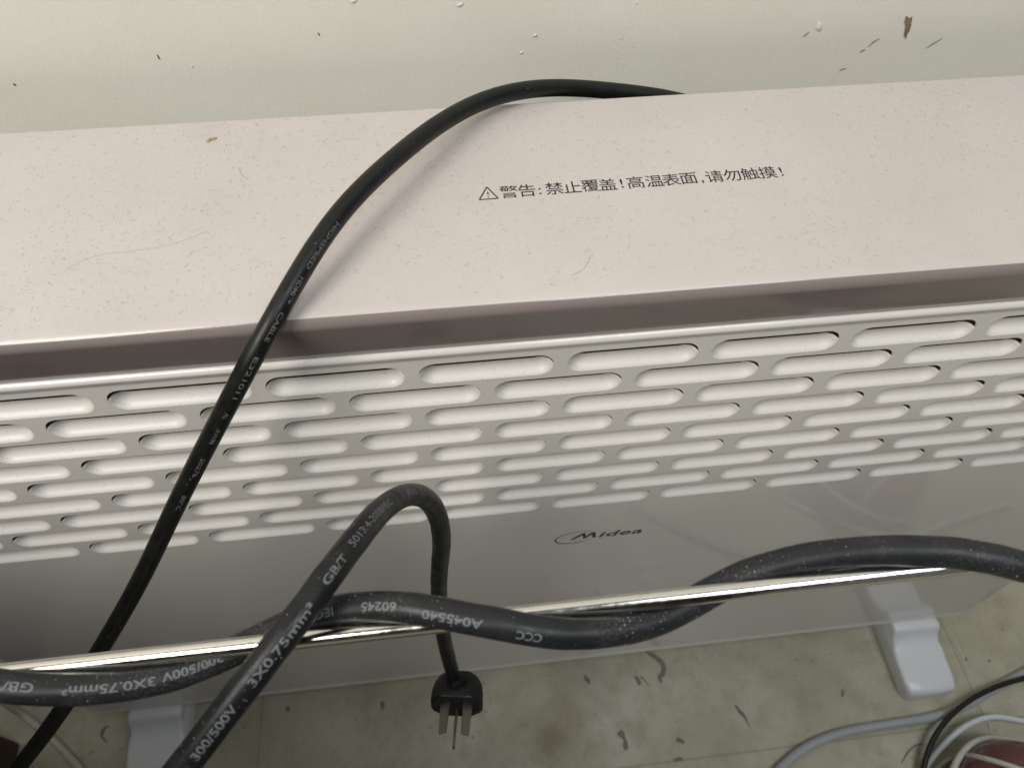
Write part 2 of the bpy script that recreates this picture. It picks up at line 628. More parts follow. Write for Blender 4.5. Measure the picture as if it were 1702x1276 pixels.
# ---------------------------------------------------------------- the heater
P_, RP, SR, SL = 0.056, 0.0146, 0.0062, 0.0508           # louvre pitch, row pitch, end radius, length
XL, XR = -0.172, 0.5355
ZTOP, ZBAND, ZBOT = 0.4730, 0.4452, 0.0314
YF, YBL, YBACK = -0.007, 0.0002, 0.1040
heater = empty('electric_heater', ((XL + XR) / 2, .045, 0))
tag(heater, 'long pale convector heater with rose-grey top and rows of louvres, standing against the wall', 'heater')


def arc(c, r, a0, a1, n):
    return [(c[0] + r * math.cos(R_(a0 + (a1 - a0) * i / n)), c[1] + r * math.sin(R_(a0 + (a1 - a0) * i / n))) for i in range(n + 1)]


def extrude_x(prof, x0, x1, closed=False, nx=1):
    V, F = [], []
    n = len(prof)
    for i in range(nx + 1):
        x = x0 + (x1 - x0) * i / nx
        V += [(x, y, z) for y, z in prof]
    for i in range(nx):
        for k in range(n if closed else n - 1):
            k2 = (k + 1) % n
            F.append((i * n + k, i * n + k2, (i + 1) * n + k2, (i + 1) * n + k))
    return V, F


def cap_ends(V, F, n, nx):
    F.append(tuple(range(n))[::-1]); F.append(tuple(nx * n + k for k in range(n)))


# top cover: the flat top, the rounded front edge and the undercut fascia
rr = .0042
prof = [(YBACK - .0015, ZTOP - .055), (YBACK, ZTOP - .05)] + arc((YBACK - .003, ZTOP - .003), .003, 0, 90, 6)
prof += arc((YF + rr, ZTOP - rr), rr, 90, 193, 12)
dy, dz = YBL - prof[-1][0], ZBAND - prof[-1][1]
prof += [(YBL, ZBAND), (YBL + .0012, ZBAND - .0006), (YBL + .012, ZBAND - .0004)]
inner = [(YBL + .012, ZBAND + .004), (YBACK - .006, ZTOP - .055)]
pr = prof + inner
V, F = extrude_x(pr, XL - .004, XR + .004, closed=True, nx=1)
cap_ends(V, F, len(pr), 1)
me = mesh_of('top_cover', V, F)
me.materials.append(M['cover_top']); me.materials.append(M['cover_band'])
# slot 1 for everything from the front edge downwards (no dust lies there)
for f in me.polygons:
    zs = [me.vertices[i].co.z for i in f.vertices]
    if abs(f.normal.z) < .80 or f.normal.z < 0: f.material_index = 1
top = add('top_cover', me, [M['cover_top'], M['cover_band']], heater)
bm = bmesh.new(); bm.from_mesh(me); bmesh.ops.recalc_face_normals(bm, faces=bm.faces); bm.to_mesh(me); bm.free()
sharp(top, 30)

# warning print, glyph by glyph along one straight line
glyphs = [('警', 846, 320), ('告', 876, 317), (':', 897, 316), ('禁', 921, 313), ('止', 951, 311), ('覆', 981, 309), ('盖', 1010, 307), ('!', 1033, 305),
          ('高', 1056, 303), ('温', 1087, 300), ('表', 1115, 298), ('面', 1144, 296), (',', 1167, 299), ('请', 1187, 293), ('勿', 1216, 290), ('触', 1246, 288),
          ('摸', 1275, 286), ('!', 1298, 285)]
verts, faces = [], []
ZT = ZTOP + .00006


def flat_print(bm, cx_, cy_, rotz=0.0):
    base = len(verts)
    bm.verts.index_update()
    ca, sa = math.cos(rotz), math.sin(rotz)
    for v in bm.verts: verts.append((cx_ + v.co.x * ca - v.co.y * sa, cy_ + v.co.x * sa + v.co.y * ca, ZT))
    for f in bm.faces: faces.append(tuple(base + v.index for v in f.verts))
    bm.free()


A_ = on_plane(846, 319, 2, ZTOP); B_ = on_plane(1275, 287, 2, ZTOP)
ang = math.atan2(B_.y - A_.y, B_.x - A_.x)
for ch, px, py in glyphs:
    c = on_plane(px, py, 2, ZTOP)
    cy_ = A_.y + (B_.y - A_.y) * (c.x - A_.x) / (B_.x - A_.x)
    size = .0072
    bm = text_bm(ch, size, bold=.00002)
    xs = [v.co.x for v in bm.verts]; ys = [v.co.y for v in bm.verts]
    mx, my = (min(xs) + max(xs)) / 2, (min(ys) + max(ys)) / 2
    if ch in ':,':
        my = size * .36
    bmesh.ops.translate(bm, verts=bm.verts, vec=(-mx, -my, 0))
    flat_print(bm, c.x, cy_, ang)
# warning triangle
c = on_plane(811, 322, 2, ZTOP)
bm = bmesh.new()
o3 = [Vector((math.cos(R_(a)), math.sin(R_(a)), 0)) for a in (90, 210, 330)]
po, pi_ = [], []
for i, d in enumerate(o3):
    for k in (-1, 0, 1):
        e = Vector((math.cos(R_(90 + i * 120 + k * 40)), math.sin(R_(90 + i * 120 + k * 40)), 0))
        po.append(bm.verts.new(d * .0038 + e * .0005)); pi_.append(bm.verts.new(d * .0036 + e * .00005))
for i in range(9):
    j = (i + 1) % 9
    bm.faces.new((po[i], po[j], pi_[j], pi_[i]))
for v in bm.verts: v.co.x *= .95; v.co.y *= 1.05
flat_print(bm, c.x, c.y - .0008, ang)
bm = text_bm('!', .0046)
xs = [v.co.x for v in bm.verts]; ys = [v.co.y for v in bm.verts]
bmesh.ops.translate(bm, verts=bm.verts, vec=(-(min(xs) + max(xs)) / 2, -(min(ys) + max(ys)) / 2, 0))
flat_print(bm, c.x, c.y - .0006, ang)
add('warning_lettering', mesh_of('warning_lettering', verts, faces), M['ink'], top, smooth=False)

# front sheet: one pressed panel with a louvre field above and a plain apron below
V, F = [], []


def vert(x, y, z):
    V.append((x, y, z)); return len(V) - 1


def stadium(n=10):
    h = SL / 2 - SR
    pts = [(h + SR * math.cos(R_(a)), SR * math.sin(R_(a))) for a in [-90 + 180 * i / n for i in range(n + 1)]]
    pts += [(-h + SR * math.cos(R_(a)), SR * math.sin(R_(a))) for a in [90 + 180 * i / n for i in range(n + 1)]]
    return pts


ST = stadium()


def to_rect(p, hx, hy):
    h = SL / 2 - SR
    ax = max(-h, min(h, p[0])); d = (p[0] - ax, p[1])
    ts = []
    if d[0] > 1e-9: ts.append((hx - ax) / d[0])
    if d[0] < -1e-9: ts.append((-hx - ax) / d[0])
    if d[1] > 1e-9: ts.append((hy) / d[1])
    if d[1] < -1e-9: ts.append((-hy) / d[1])
    t = min(ts)
    return (ax + d[0] * t, d[1] * t)


ROWS = 9
louvres = []
THK = .0009
for r in range(ROWS):
    zc = FLOOR - r * RP
    off = P_ / 2 if r % 2 else 0.0
    k0 = math.ceil((XL + .006 - off) / P_); cells = []
    k = k0
    while off + k * P_ + SL + .006 < XR:
        cells.append(off + k * P_ + SL / 2); k += 1
    z0, z1 = zc - RP / 2, zc + RP / 2
    for cx_ in cells:
        louvres.append((cx_, zc))
        hole = [vert(cx_ + a, 0, zc + b) for a, b in ST]
        holeb = [vert(cx_ + a, THK, zc + b) for a, b in ST]
        rc = []
        for a, b in ST:
            q = to_rect((a, b), P_ / 2, RP / 2)
            rc.append(vert(cx_ + q[0], 0, zc + q[1]))
        n = len(ST)
        for i in range(n):
            j = (i + 1) % n
            F.append((hole[i], hole[j], rc[j], rc[i]))
            if ST[i][1] > -.001 and ST[j][1] > -.001: F.append((hole[i], holeb[i], holeb[j], hole[j]))
        for sx in (-1, 1):                      # rectangle corners
            for sy in (-1, 1):
                cand = [i for i in range(n) if (V[rc[i]][0] - cx_) * sx > P_ / 2 - 1e-6 and (V[rc[i]][2] - zc) * sy > -1e-9]
                cand2 = [i for i in range(n) if (V[rc[i]][2] - zc) * sy > RP / 2 - 1e-6 and (V[rc[i]][0] - cx_) * sx > 0]
                if cand and cand2:
                    a = max(cand, key=lambda i: (V[rc[i]][2] - zc) * sy); b = max(cand2, key=lambda i: (V[rc[i]][0] - cx_) * sx)
                    if a != b: F.append((rc[a], rc[b], vert(cx_ + sx * P_ / 2, 0, zc + sy * RP / 2)))
    for xa, xb in ((XL, cells[0] - P_ / 2), (cells[-1] + P_ / 2, XR)):
        if xb - xa > 1e-6: F.append((vert(xa, 0, z0), vert(xb, 0, z0), vert(xb, 0, z1), vert(xa, 0, z1)))
ZG1 = FLOOR + RP / 2
ZG0 = FLOOR - (ROWS - 1) * RP - RP / 2
# strip above the louvres, rolled over at its top edge
bead = arc((.0008, ZBAND - .0026), .0020, 90, 205, 9)
pr = [(0, ZG1), (0, ZBAND - .0062), (-.0002, ZBAND - .0050), (-.0006, ZBAND - .0040)] + bead[::-1] + [(.010, ZBAND - .0006)]
v2, f2 = extrude_x(pr, XL, XR)
b0 = len(V); V += v2; F += [tuple(b0 + i for i in f) for f in f2]
# apron with rounded bottom corners and a rolled lower lip
RC = .010
out = [(XR, ZG0), (XR, ZBOT + RC)] + [(XR - RC + RC * math.cos(R_(a)), ZBOT + RC + RC * math.sin(R_(a))) for a in (-15, -30, -45, -60, -75, -90)]
out += [(XL + RC + RC * math.cos(R_(a)), ZBOT + RC + RC * math.sin(R_(a))) for a in (-90, -105, -120, -135, -150, -165, -180)] + [(XL, ZG0)]
lipz = .0052


def shrink(p, d):
    x, z = p
    return (min(max(x, XL + d), XR - d) if z < ZG0 - 1e-6 else (min(max(x, XL), XR)), max(z, ZBOT + d))


inn = [shrink(p, lipz) for p in out]
ring = [vert(x, 0, z) for x, z in inn]
lip1 = [vert(x + (a - x) * .5, -.0004, z + (b - z) * .5) for (x, z), (a, b) in zip(inn, out)]
lip2 = [vert(x + (a - x) * .92, -.0013, z + (b - z) * .92) for (x, z), (a, b) in zip(inn, out)]
lip3 = [vert(a, -.0009, b) for a, b in out]
lip4 = [vert(a, .004, b) for a, b in out]
bk = [vert(a, YBACK - .012, b) for a, b in out]
F.append(tuple(ring))
for A, B in ((ring, lip1), (lip1, lip2), (lip2, lip3), (lip3, lip4), (lip4, bk)):
    for i in range(len(out) - 1): F.append((A[i], A[i + 1], B[i + 1], B[i]))
# side walls beside the louvre field
for x in (XL, XR):
    F.append((vert(x, 0, ZG0), vert(x, 0, ZBAND - .0062), vert(x, YBACK - .012, ZBAND - .0062), vert(x, YBACK - .012, ZG0)))
me = mesh_of('front_panel', V, F)
bm = bmesh.new(); bm.from_mesh(me)
bmesh.ops.remove_doubles(bm, verts=bm.verts, dist=2e-6)
for f in bm.faces: f.normal_update()
bmesh.ops.recalc_face_normals(bm, faces=bm.faces)
# the flat front must look outwards
for f in bm.faces:
    if abs(f.normal.y) > .9 and f.calc_center_median().y < .001 and f.normal.y > 0: f.normal_flip()
bm.to_mesh(me); bm.free()
panel = add('front_panel', me, M['sheet'], heater)
for f in me.polygons:
    if f.normal.y < -.9995: f.use_smooth = False
sharp(panel, 35)

# one louvre: pressed inwards, cut free along its upper edge
h = SL / 2 - SR
DEP, SPAN, GAP = .0036, .0074, .0058


def louvre_y(x, z):
    ax = abs(x)                                # distance to the uncut lower rim
    if ax <= h:
        s = z + SR
        if z > 0: s = min(s, math.hypot(h + SR - ax, z))
    elif z <= 0:
        s = SR - math.hypot(ax - h, z)
    else:
        s = min(math.hypot(h + SR - ax, z), z + SR)
    s = max(0.0, s)
    t = min(1.0, s / SPAN)
    q = min(1.0, t / .80)
    k = min(1.0, q / .38)
    return DEP * (1 - (1 - q) ** 2.0) * (.25 + .75 * k * k * (3 - 2 * k))


NU, NV = 44, 13
lv, lf = [], []
for i in range(NU + 1):
    u = -1 + 2 * i / NU
    x = (SL / 2) * math.copysign(abs(math.sin(u * math.pi / 2)) ** .9, u)
    hh = SR if abs(x) <= h else math.sqrt(max(0, SR ** 2 - (abs(x) - h) ** 2))
    for k in range(NV + 1):
        ef = min(1.0, max(0.0, (SL / 2 - abs(x)) / (SR * 1.1)))
        kap = GAP / (2 * SR) * (.62 + .38 * ef ** .7)
        z = hh * (-1 + 2 * (1 - kap) * (k / NV) ** 1.3)
        lv.append((x, louvre_y(x, z), z))
for i in range(NU):
    for k in range(NV):
        a = i * (NV + 1) + k
        lf.append((a, a + NV + 1, a + NV + 2, a + 1))
lme = mesh_of('louvre', lv, lf)
bm = bmesh.new(); bm.from_mesh(lme)
bmesh.ops.remove_doubles(bm, verts=bm.verts, dist=1e-6)
bmesh.ops.recalc_face_normals(bm, faces=bm.faces)
if sum(f.normal.y * f.calc_area() for f in bm.faces) > 0: bmesh.ops.reverse_faces(bm, faces=bm.faces)
bm.to_mesh(lme); bm.free()
lme.materials.append(M['louvre'])
lme.polygons.foreach_set('use_smooth', [True] * len(lme.polygons))
poff = -(heater.location + panel.location)
for cx_, zc in louvres:
    o = bpy.data.objects.new('louvre', lme); COL.objects.link(o)
    o.parent = panel
    o.location = Vector((cx_, .00005, zc)) - heater.location - panel.location

# dark heating chamber behind the louvres and the plain back
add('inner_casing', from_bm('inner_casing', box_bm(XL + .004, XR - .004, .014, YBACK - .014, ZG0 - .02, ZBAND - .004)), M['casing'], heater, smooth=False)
add('back_panel', from_bm('back_panel', box_bm(XL, XR, YBACK - .0115, YBACK - .0075, ZBOT, ZTOP - .056, .001, 1)), M['sheet'], heater, smooth=False)

# feet
fp = [(.075, .0300), (.020, .0300), (-.0005, .0303), (-.0030, .0312), (-.0060, .0318), (-.0085, .0308), (-.0100, .0285), (-.0112, .0258), (-.0135, .0228),
      (-.0170, .0205), (-.0220, .0190), (-.0300, .0180), (-.0420, .0170), (-.0520, .0162), (-.0555, .0148), (-.0570, .0115), (-.0570, .0004), (.075, .0004)]


def make_foot(x0, x1):
    V, F = [], []
    xs = [x0, x0 + .0012, x0 + .0035, (x0 + x1) / 2, x1 - .0035, x1 - .0012, x1]
    n = len(fp)
    for i, x in enumerate(xs):
        e = {0: .0017, 1: .0005, 2: 0, 3: 0, 4: 0, 5: .0005, 6: .0017}[i]
        fr = {0: .0065, 1: .0032, 2: .0006, 3: 0, 4: .0006, 5: .0032, 6: .0065}[i]
        tw = (x - (x0 + x1) / 2) / (x1 - x0)
        for y, z in fp:
            yy = y; zz = z
            if z > .002: zz = max(.0004, z - e)
            if y < -.045: yy = y + fr
            V.append((x + tw * (.003 if y < -.02 else 0), yy, zz))
    for i in range(len(xs) - 1):
        for k in range(n):
            k2 = (k + 1) % n
            F.append((i * n + k, i * n + k2, (i + 1) * n + k2, (i + 1) * n + k))
    F.append(tuple(range(n))[::-1]); F.append(tuple((len(xs) - 1) * n + k for k in range(n)))
    me = mesh_of('foot', V, F)
    bm = bmesh.new(); bm.from_mesh(me); bmesh.ops.recalc_face_normals(bm, faces=bm.faces); bm.to_mesh(me); bm.free()
    o = add('foot', me, M['foot'], heater)
    return sharp(o, 50)


make_foot(.4725, .5125)
make_foot(-.1480, -.1080)

# maker's mark on the apron
LX0, LX1, LZ = .1727, .2221, FLOOR - .1625
verts, faces = [], []


def wall_print(bm, ox, oz, y):
    base = len(verts)
    bm.verts.index_update()
    for v in bm.verts: verts.append((ox + v.co.x, y, oz + v.co.y))
    for f in bm.faces: faces.append(tuple(base + v.index for v in f.verts))
    bm.free()


YL = -.00007
W = LX1 - LX0
bm = bmesh.new()                         # the open swash ring that sweeps into the first letter
N = 46
prev = None
for i in range(N + 1):
    a = R_(48 + (325 - 48) * i / N)
    w = .00022 + .00050 * math.sin(math.pi * i / N) ** 1.5 + (.0003 if 0.5 < i / N < .95 else 0)
    e = Vector((math.cos(a) * .0112 + math.sin(a) * .0020, math.sin(a) * .0072, 0))
    nrm_ = Vector((math.cos(a) * .6, math.sin(a), 0)).normalized()
    p0, p1 = bm.verts.new(e - nrm_ * w * .5), bm.verts.new(e + nrm_ * w * .5)
    if prev: bm.faces.new((prev[0], prev[1], p1, p0))
    prev = (p0, p1)
wall_print(bm, LX0 + .0118, LZ + .0012, YL)
bm = bmesh.new()                         # slanted capital
ms = [(0, 0), (.0065, .0062), (.0082, .0062), (.0088, .0026), (.0118, .0062), (.0138, .0062), (.0148, 0), (.0126, 0), (.0121, .0037), (.0086, 0), (.0074, .0), (.0068, .0040), (.0024, 0)]
bm.faces.new([bm.verts.new((x, z * 1.15, 0)) for x, z in ms])
bmesh.ops.triangulate(bm, faces=bm.faces)
wall_print(bm, LX0 + .0086, LZ - .0012, YL)
bm = text_bm('idea', .0096, shear=.22, xs=1.0, bold=.00018, space=1.06)
xs = [v.co.x for v in bm.verts]
k = (LX1 - LX0 - .0248) / (max(xs) - min(xs))
for v in bm.verts: v.co.x = (v.co.x - min(xs)) * k
wall_print(bm, LX0 + .0248, LZ - .0014, YL)
add('logo_lettering', mesh_of('logo_lettering', verts, faces), M['logo'], panel, smooth=False)

# ---------------------------------------------------------------- slim black video cable over the top
HR = .00345
hd = [on_plane(1240, 215, 1, .116), on_plane(1180, 180, 1, .117), on_plane(1110, 161, 1, .1165), on_plane(1000, 150, 1, .1145), on_plane(940, 143, 1, .111), on_plane(903, 142, 1, .1075),
      on_plane(855, 148, 1, .1025), on_plane(797, 165, 2, ZTOP + .0085), on_plane(709, 219, 2, ZTOP + .0125), on_plane(638, 279, 2, ZTOP + .0150), on_plane(555, 358, 2, ZTOP + .0145),
      on_plane(508, 435, 2, ZTOP + .0110), on_plane(473, 495, 2, ZTOP + .0070), on_plane(437, 561, 2, ZTOP + .0036), at_depth(399, 632, .239), at_depth(363, 702, .250), at_depth(324, 776, .261),
      at_depth(286, 852, .272), at_depth(235, 962, .287), at_depth(197, 1029, .296), at_depth(162, 1087, .304), at_depth(106, 1175, .315), at_depth(70, 1226, .321), at_depth(32, 1273, .326),
      at_depth(-60, 1380, .335), at_depth(-160, 1480, .35)]
hline = relax(catmull(hd, .003), 48)
vc = empty('video_cable', hline[-1])
tag(vc, 'slim matt black video cable arching across the heater top and down its front', 'cable')
add('sheath', tube('sheath', hline, HR, 24), M['hdmi'], vc)
words = [('HIGH', 543, 384, 24, 1, .0082), ('SPEED', 514, 430, 24, 1, .0104), ('HDMI™', 482, 488, 24, 1, .0090), ('CABLE', 452, 548, 24, 1, .0096), ('E321011', 409, 622, 20, 1, .0165),
         ('AL', 382, 680, 20, 1, .003), ('AWM', 363, 722, 20, 1, .0075), ('20276', 337, 772, 20, 1, .010), ('80°C', 310, 830, 20, 1, .008)]
for me in text_on_cable(hline, HR, words, .0021, .0007, bold=.00002): add('lettering', me, M['print_dim'], vc)

# ---------------------------------------------------------------- chrome wire rod and the rubber cable wound round it
RD = .200


def rod_pt(px):
    return at_depth(px, 1106 - .1112 * (px - 106), RD)


RR, CR = .0024, .0041
rod = add('metal_rod', tube('metal_rod', [rod_pt(-420).lerp(rod_pt(2100), i / 60) for i in range(61)], RR, 28), M['chrome'])
tag(rod, 'thin shiny chrome rod running across in front of the heater', 'rod')
ph = [(-420, -70), (-200, 20), (0, 108), (110, 150), (212, 186), (300, 222), (388, 268), (480, 315), (585, 358), (690, 404), (762, 436), (850, 472), (950, 520), (1040, 553), (1102, 582), (1180, 628),
      (1280, 680), (1370, 716), (1450, 737), (1530, 762), (1610, 792), (1702, 842), (1800, 892), (2000, 980)]
ax = (rod_pt(1000) - rod_pt(0)).normalized()
toc = (CAM_P - rod_pt(851)); toc = (toc - ax * toc.dot(ax)).normalized()
upv = toc.cross(ax).normalized()
if to_px(rod_pt(851) + upv * .01)[1] > to_px(rod_pt(851))[1]: upv = -upv
pts = []
for px, deg in ph:
    a = R_(deg)
    d = RR + CR + .0002
    pts.append(rod_pt(px) + upv * math.cos(a) * d + toc * math.sin(a) * d)
# finer resampling in phase so the coil keeps its clearance
fine = []
for (p0, d0), (p1, d1) in zip(ph[:-1], ph[1:]):
    n = max(3, int((d1 - d0) / 7))
    for i in range(n):
        fine.append((p0 + (p1 - p0) * i / n, d0 + (d1 - d0) * i / n))
fine.append(ph[-1])
wl = []
for px, deg in fine:
    a = R_(deg); d = RR + CR + .0002
    wl.append(rod_pt(px) + upv * math.cos(a) * d + toc * math.sin(a) * d)
wline = catmull(relax(wl, 6), .0016)
wc = empty('wound_power_cable', rod_pt(851))
tag(wc, 'thick dusty black rubber cable wound in a spiral round the chrome rod', 'cable')
add('sheath', tube('sheath', wline, CR, 26, wob=.04), M['rubber'], wc)
words = [('CCC', 874, 1052, 25, -1, .0062), ('A045540', 752, 1030, 14, -1, .0152), ('60245', 637, 1018, 0, -1, .0098), ('IEC', 556, 1022, 0, -1, .0056),
         ('300/500V', 330, 1108, 0, -1, .0160), ('3X0.75mm²', 182, 1135, 4, -1, .0220), ('GB/T', 28, 1132, -2, -1, .0100)]
for me in text_on_cable(wline, CR, words, .0031, .0009, lift=.00012, bold=.00005): add('lettering', me, M['print'], wc)

# ---------------------------------------------------------------- power cord draped over the rod, plug hanging
ld = [(120, 1500, .188), (235, 1360, .187), (318, 1255, .186), (402, 1146, .186), (490, 1033, .1895), (548, 953, .199), (595, 892, .216), (634, 847, .237), (664, 826, .254), (688, 821, .268),
      (711, 830, .283), (728, 858, .300), (734, 900, .320), (730, 950, .345), (730, 1000, .372), (736, 1050, .400), (746, 1095, .425), (755, 1128, .443)]
lline = relax(catmull([at_depth(*q) for q in ld], .002), 10)
pc = empty('power_cord', at_depth(761, 1155, .45))
tag(pc, 'thick black power cord looped over the chrome rod with its three-pin plug hanging down', 'power cord')
add('sheath', tube('sheath', lline, .0040, 26, wob=.04), M['rubber_loop'], pc)
words = [('300/500V', 358, 1200, -14, 1, .0160), ('3X0.75mm²', 462, 1066, -14, 1, .0215), ('GB/T', 546, 950, -6, 1, .0092), ('5013.4-2008/IEC', 604, 876, 2, 1, .0330), ('60245', 668, 828, 8, 1, .0090), ('H', 304, 1272, -14, 1, .002)]
for me in text_on_cable(lline, .0040, words, .0031, .0009, lift=.00012, bold=.00005): add('lettering', me, M['print'], pc)

# plug in its own axes: a = along the pins, u = image right, v = towards the viewer
a_ = (CAM_R @ Vector((-.03, -.60, .80))).normalized()
u_ = (CAM_R @ Vector((1, -.03, 0))); u_ = (u_ - a_ * u_.dot(a_)).normalized()
v_ = u_.cross(a_).normalized()
if v_.dot(CAM_P - pc.location) < 0: v_ = -v_
PCN = at_depth(761, 1152, .447)


def lp(u, v, a):
    return PCN + u_ * u + v_ * v + a_ * a


def octo(w, hgt, ch):
    return [(w, hgt - ch), (w - ch, hgt), (-w + ch, hgt), (-w, hgt - ch), (-w, -hgt + ch), (-w + ch * 1.2, -hgt), (w - ch * 1.2, -hgt), (w, -hgt + ch)]


secs = [(-.0100, .0095, .0080, .0040), (-.0092, .0112, .0094, .0046), (-.0040, .0140, .0108, .0058), (.0010, .0150, .0116, .0062), (.0070, .0152, .0118, .0062), (.0082, .0146, .0112, .0060)]
bm = bmesh.new(); rings = []
for a, w, hg, chm in secs:
    rings.append([bm.verts.new(lp(x, y, a)) for x, y in octo(w, hg, chm)])
for A, B in zip(rings[:-1], rings[1:]):
    for i in range(8): bm.faces.new((A[i], A[(i + 1) % 8], B[(i + 1) % 8], B[i]))
bm.faces.new(rings[0][::-1]); bm.faces.new(rings[-1])
bmesh.ops.recalc_face_normals(bm, faces=bm.faces)
bmesh.ops.bevel(bm, geom=[e for e in bm.edges if e.calc_face_angle(0) > .5], offset=.0009, segments=2, affect='EDGES')
plug = sharp(add('plug', from_bm('plug', bm), M['plug'], pc), 40)
sr0 = lline[-1]
sr1 = lp(0, .0085, .000)
sl = [sr0.lerp(sr1, i / 24) for i in range(-8, 25)]
add('strain_relief', tube('strain_relief', sl, lambda t: (.0048 + .0014 * t) * (1 + (.10 if int(t * 14) % 2 else -.04)), 24), M['plug'], plug)


def pin(u, v, ang_, length, w, th):
    bm = box_bm(-w / 2, w / 2, -th / 2, th / 2, 0, length, .0004, 2)
    for vtx in bm.verts:
        x, y, z = vtx.co
        if z > length - .002: x *= .75
        xr = x * math.cos(ang_) - y * math.sin(ang_); yr = x * math.sin(ang_) + y * math.cos(ang_)
        vtx.co = lp(u + xr, v + yr, .0078 + z)
    add('pin', from_bm('pin', bm), M['pin'], plug, smooth=False)


pin(-.0064, .0030, R_(28), .0185, .0062, .0015)
pin(.0064, .0030, R_(-28), .0185, .0062, .0015)
pin(.0, -.0062, R_(90), .0215, .0062, .0015)


# ---------------------------------------------------------------- small cables on the floor
def floor_cable(name, px, rad, mat, label, z=None):
    pts = []
    for q in px:
        zz = (q[2] if len(q) > 2 else 0) + rad + .0006
        pts.append(on_plane(q[0], q[1], 2, zz))
    line = relax(catmull(pts, .003), 6)
    o = add(name, tube(name, line, rad, 18), mat)
    tag(o, label, 'cable')
    return o, line


g, gline = floor_cable('network_cable', [(1180, 1420), (1240, 1340), (1283, 1290), (1332, 1246), (1392, 1219), (1470, 1204), (1555, 1190), (1600, 1174), (1645, 1148), (1702, 1118), (1780, 1078), (1880, 1030)], .0036, M['grey_pvc'],
                       'thick grey cable curving across the floor in front of the right foot')
k0 = min(range(len(gline)), key=lambda i: abs(to_px(gline[i])[0] - 1568)); k1 = min(range(len(gline)), key=lambda i: abs(to_px(gline[i])[0] - 1585))
add('tape_wrap', tube('tape_wrap', gline[k0:k1 + 2], .0039, 18), M['tape'], g, world_space=False)
floor_cable('adapter_cable', [(1515, 1360, .004), (1532, 1290, .006), (1545, 1240, .009), (1572, 1197, .010), (1612, 1163, .0095), (1655, 1141, .0085), (1702, 1127, .008), (1790, 1112, .006), (1900, 1100, .004)], .0021, M['black_pvc'],
            'thin black cable crossing over the grey cable at lower right')
floor_cable('charger_cable', [(1490, 1350, .001), (1538, 1276, .004), (1568, 1238, .007), (1606, 1205, .009), (1648, 1190, .010), (1702, 1198, .010), (1790, 1212, .008), (1900, 1220, .004)], .0022, M['white_pvc'],
            'bright white thin cable bending just inside the thin black one')
POT = on_plane(1676, 1376, 2, 0.0)
PR, PH = .056, .030
bm = bmesh.new()
prf = [(.0, 0.0005), (.030, .0005), (.034, .002), (.044, .008), (.052, .018), (.0555, .028), (.0555, .036), (.0525, .044), (.046, .050), (.036, .0535), (.020, .0548), (.0, .055)]
ns = 48
rg = []
for r, z in prf:
    if r == 0: rg.append([bm.verts.new((POT.x, POT.y, z))])
    else: rg.append([bm.verts.new((POT.x + r * math.cos(2 * math.pi * k / ns), POT.y + r * math.sin(2 * math.pi * k / ns), z)) for k in range(ns)])
for A, B in zip(rg[:-1], rg[1:]):
    for k in range(ns):
        k2 = (k + 1) % ns
        if len(A) == 1: bm.faces.new((A[0], B[k2], B[k]))
        elif len(B) == 1: bm.faces.new((A[k], A[k2], B[0]))
        else: bm.faces.new((A[k], A[k2], B[k2], B[k]))
pot = add('round_pot', from_bm('round_pot', bm), M['pot'])
tag(pot, 'glossy reddish-brown rounded pot with a cream cable over it at lower right', 'pot')


def on_pot(ang_d, r, z, extra):
    return Vector((POT.x + (r + extra) * math.cos(R_(ang_d)), POT.y + (r + extra) * math.sin(R_(ang_d)), z))


cl = relax(catmull([on_pot(235, .0555, .018, .004), on_pot(200, .0555, .026, .0032), on_pot(170, .0555, .032, .0030), on_pot(140, .0555, .034, .0030), on_pot(112, .0555, .030, .003), on_pot(85, .0555, .020, .004), on_pot(60, .0555, .010, .008)], .003), 4)
tag(add('cream_cable', tube('cream_cable', cl, .0024, 16), M['cream_pvc']), 'cream cable hugging the far side of the reddish pot', 'cable')


def pot_top(px, py):
    # ray against the pot's lathe profile, lifted by the cable radius
    best = None
    for i in range(400):
        z = .075 - .0002 * i
        p = on_plane(px, py, 2, z)
        r = math.hypot(p.x - POT.x, p.y - POT.y)
        top_z = 0.0
        for (r0, z0), (r1, z1) in zip(prf[5:-1], prf[6:]):
            if r1 <= r <= r0: top_z = z0 + (z1 - z0) * (r0 - r) / max(r0 - r1, 1e-6)
        if z <= top_z + .0028: return p
    return on_plane(px, py, 2, .0028)


cp = [pot_top(x, y) for x, y in ((1548, 1290), (1562, 1270), (1584, 1258), (1612, 1255), (1645, 1261), (1675, 1271), (1710, 1283), (1760, 1300))]
tag(add('lamp_cable', tube('lamp_cable', relax(catmull(cp, .003), 12), .0020, 16), M['cream_pvc']), 'off-white cable lying across the top of the reddish pot', 'cable')

wl2 = [at_depth(-70, 1112, .53), at_depth(0, 1161, .575)] + [on_plane(x, y, 2, .0034) for x, y in ((40, 1188), (64, 1207), (100, 1240), (140, 1285), (170, 1330), (200, 1400))]
wcab = add('white_cable', tube('white_cable', relax(catmull(wl2, .003), 8), .0030, 16), M['cream_pvc'])
tag(wcab, 'pale cable on the shadowed floor at lower left, crossing behind the slim black cable', 'cable')

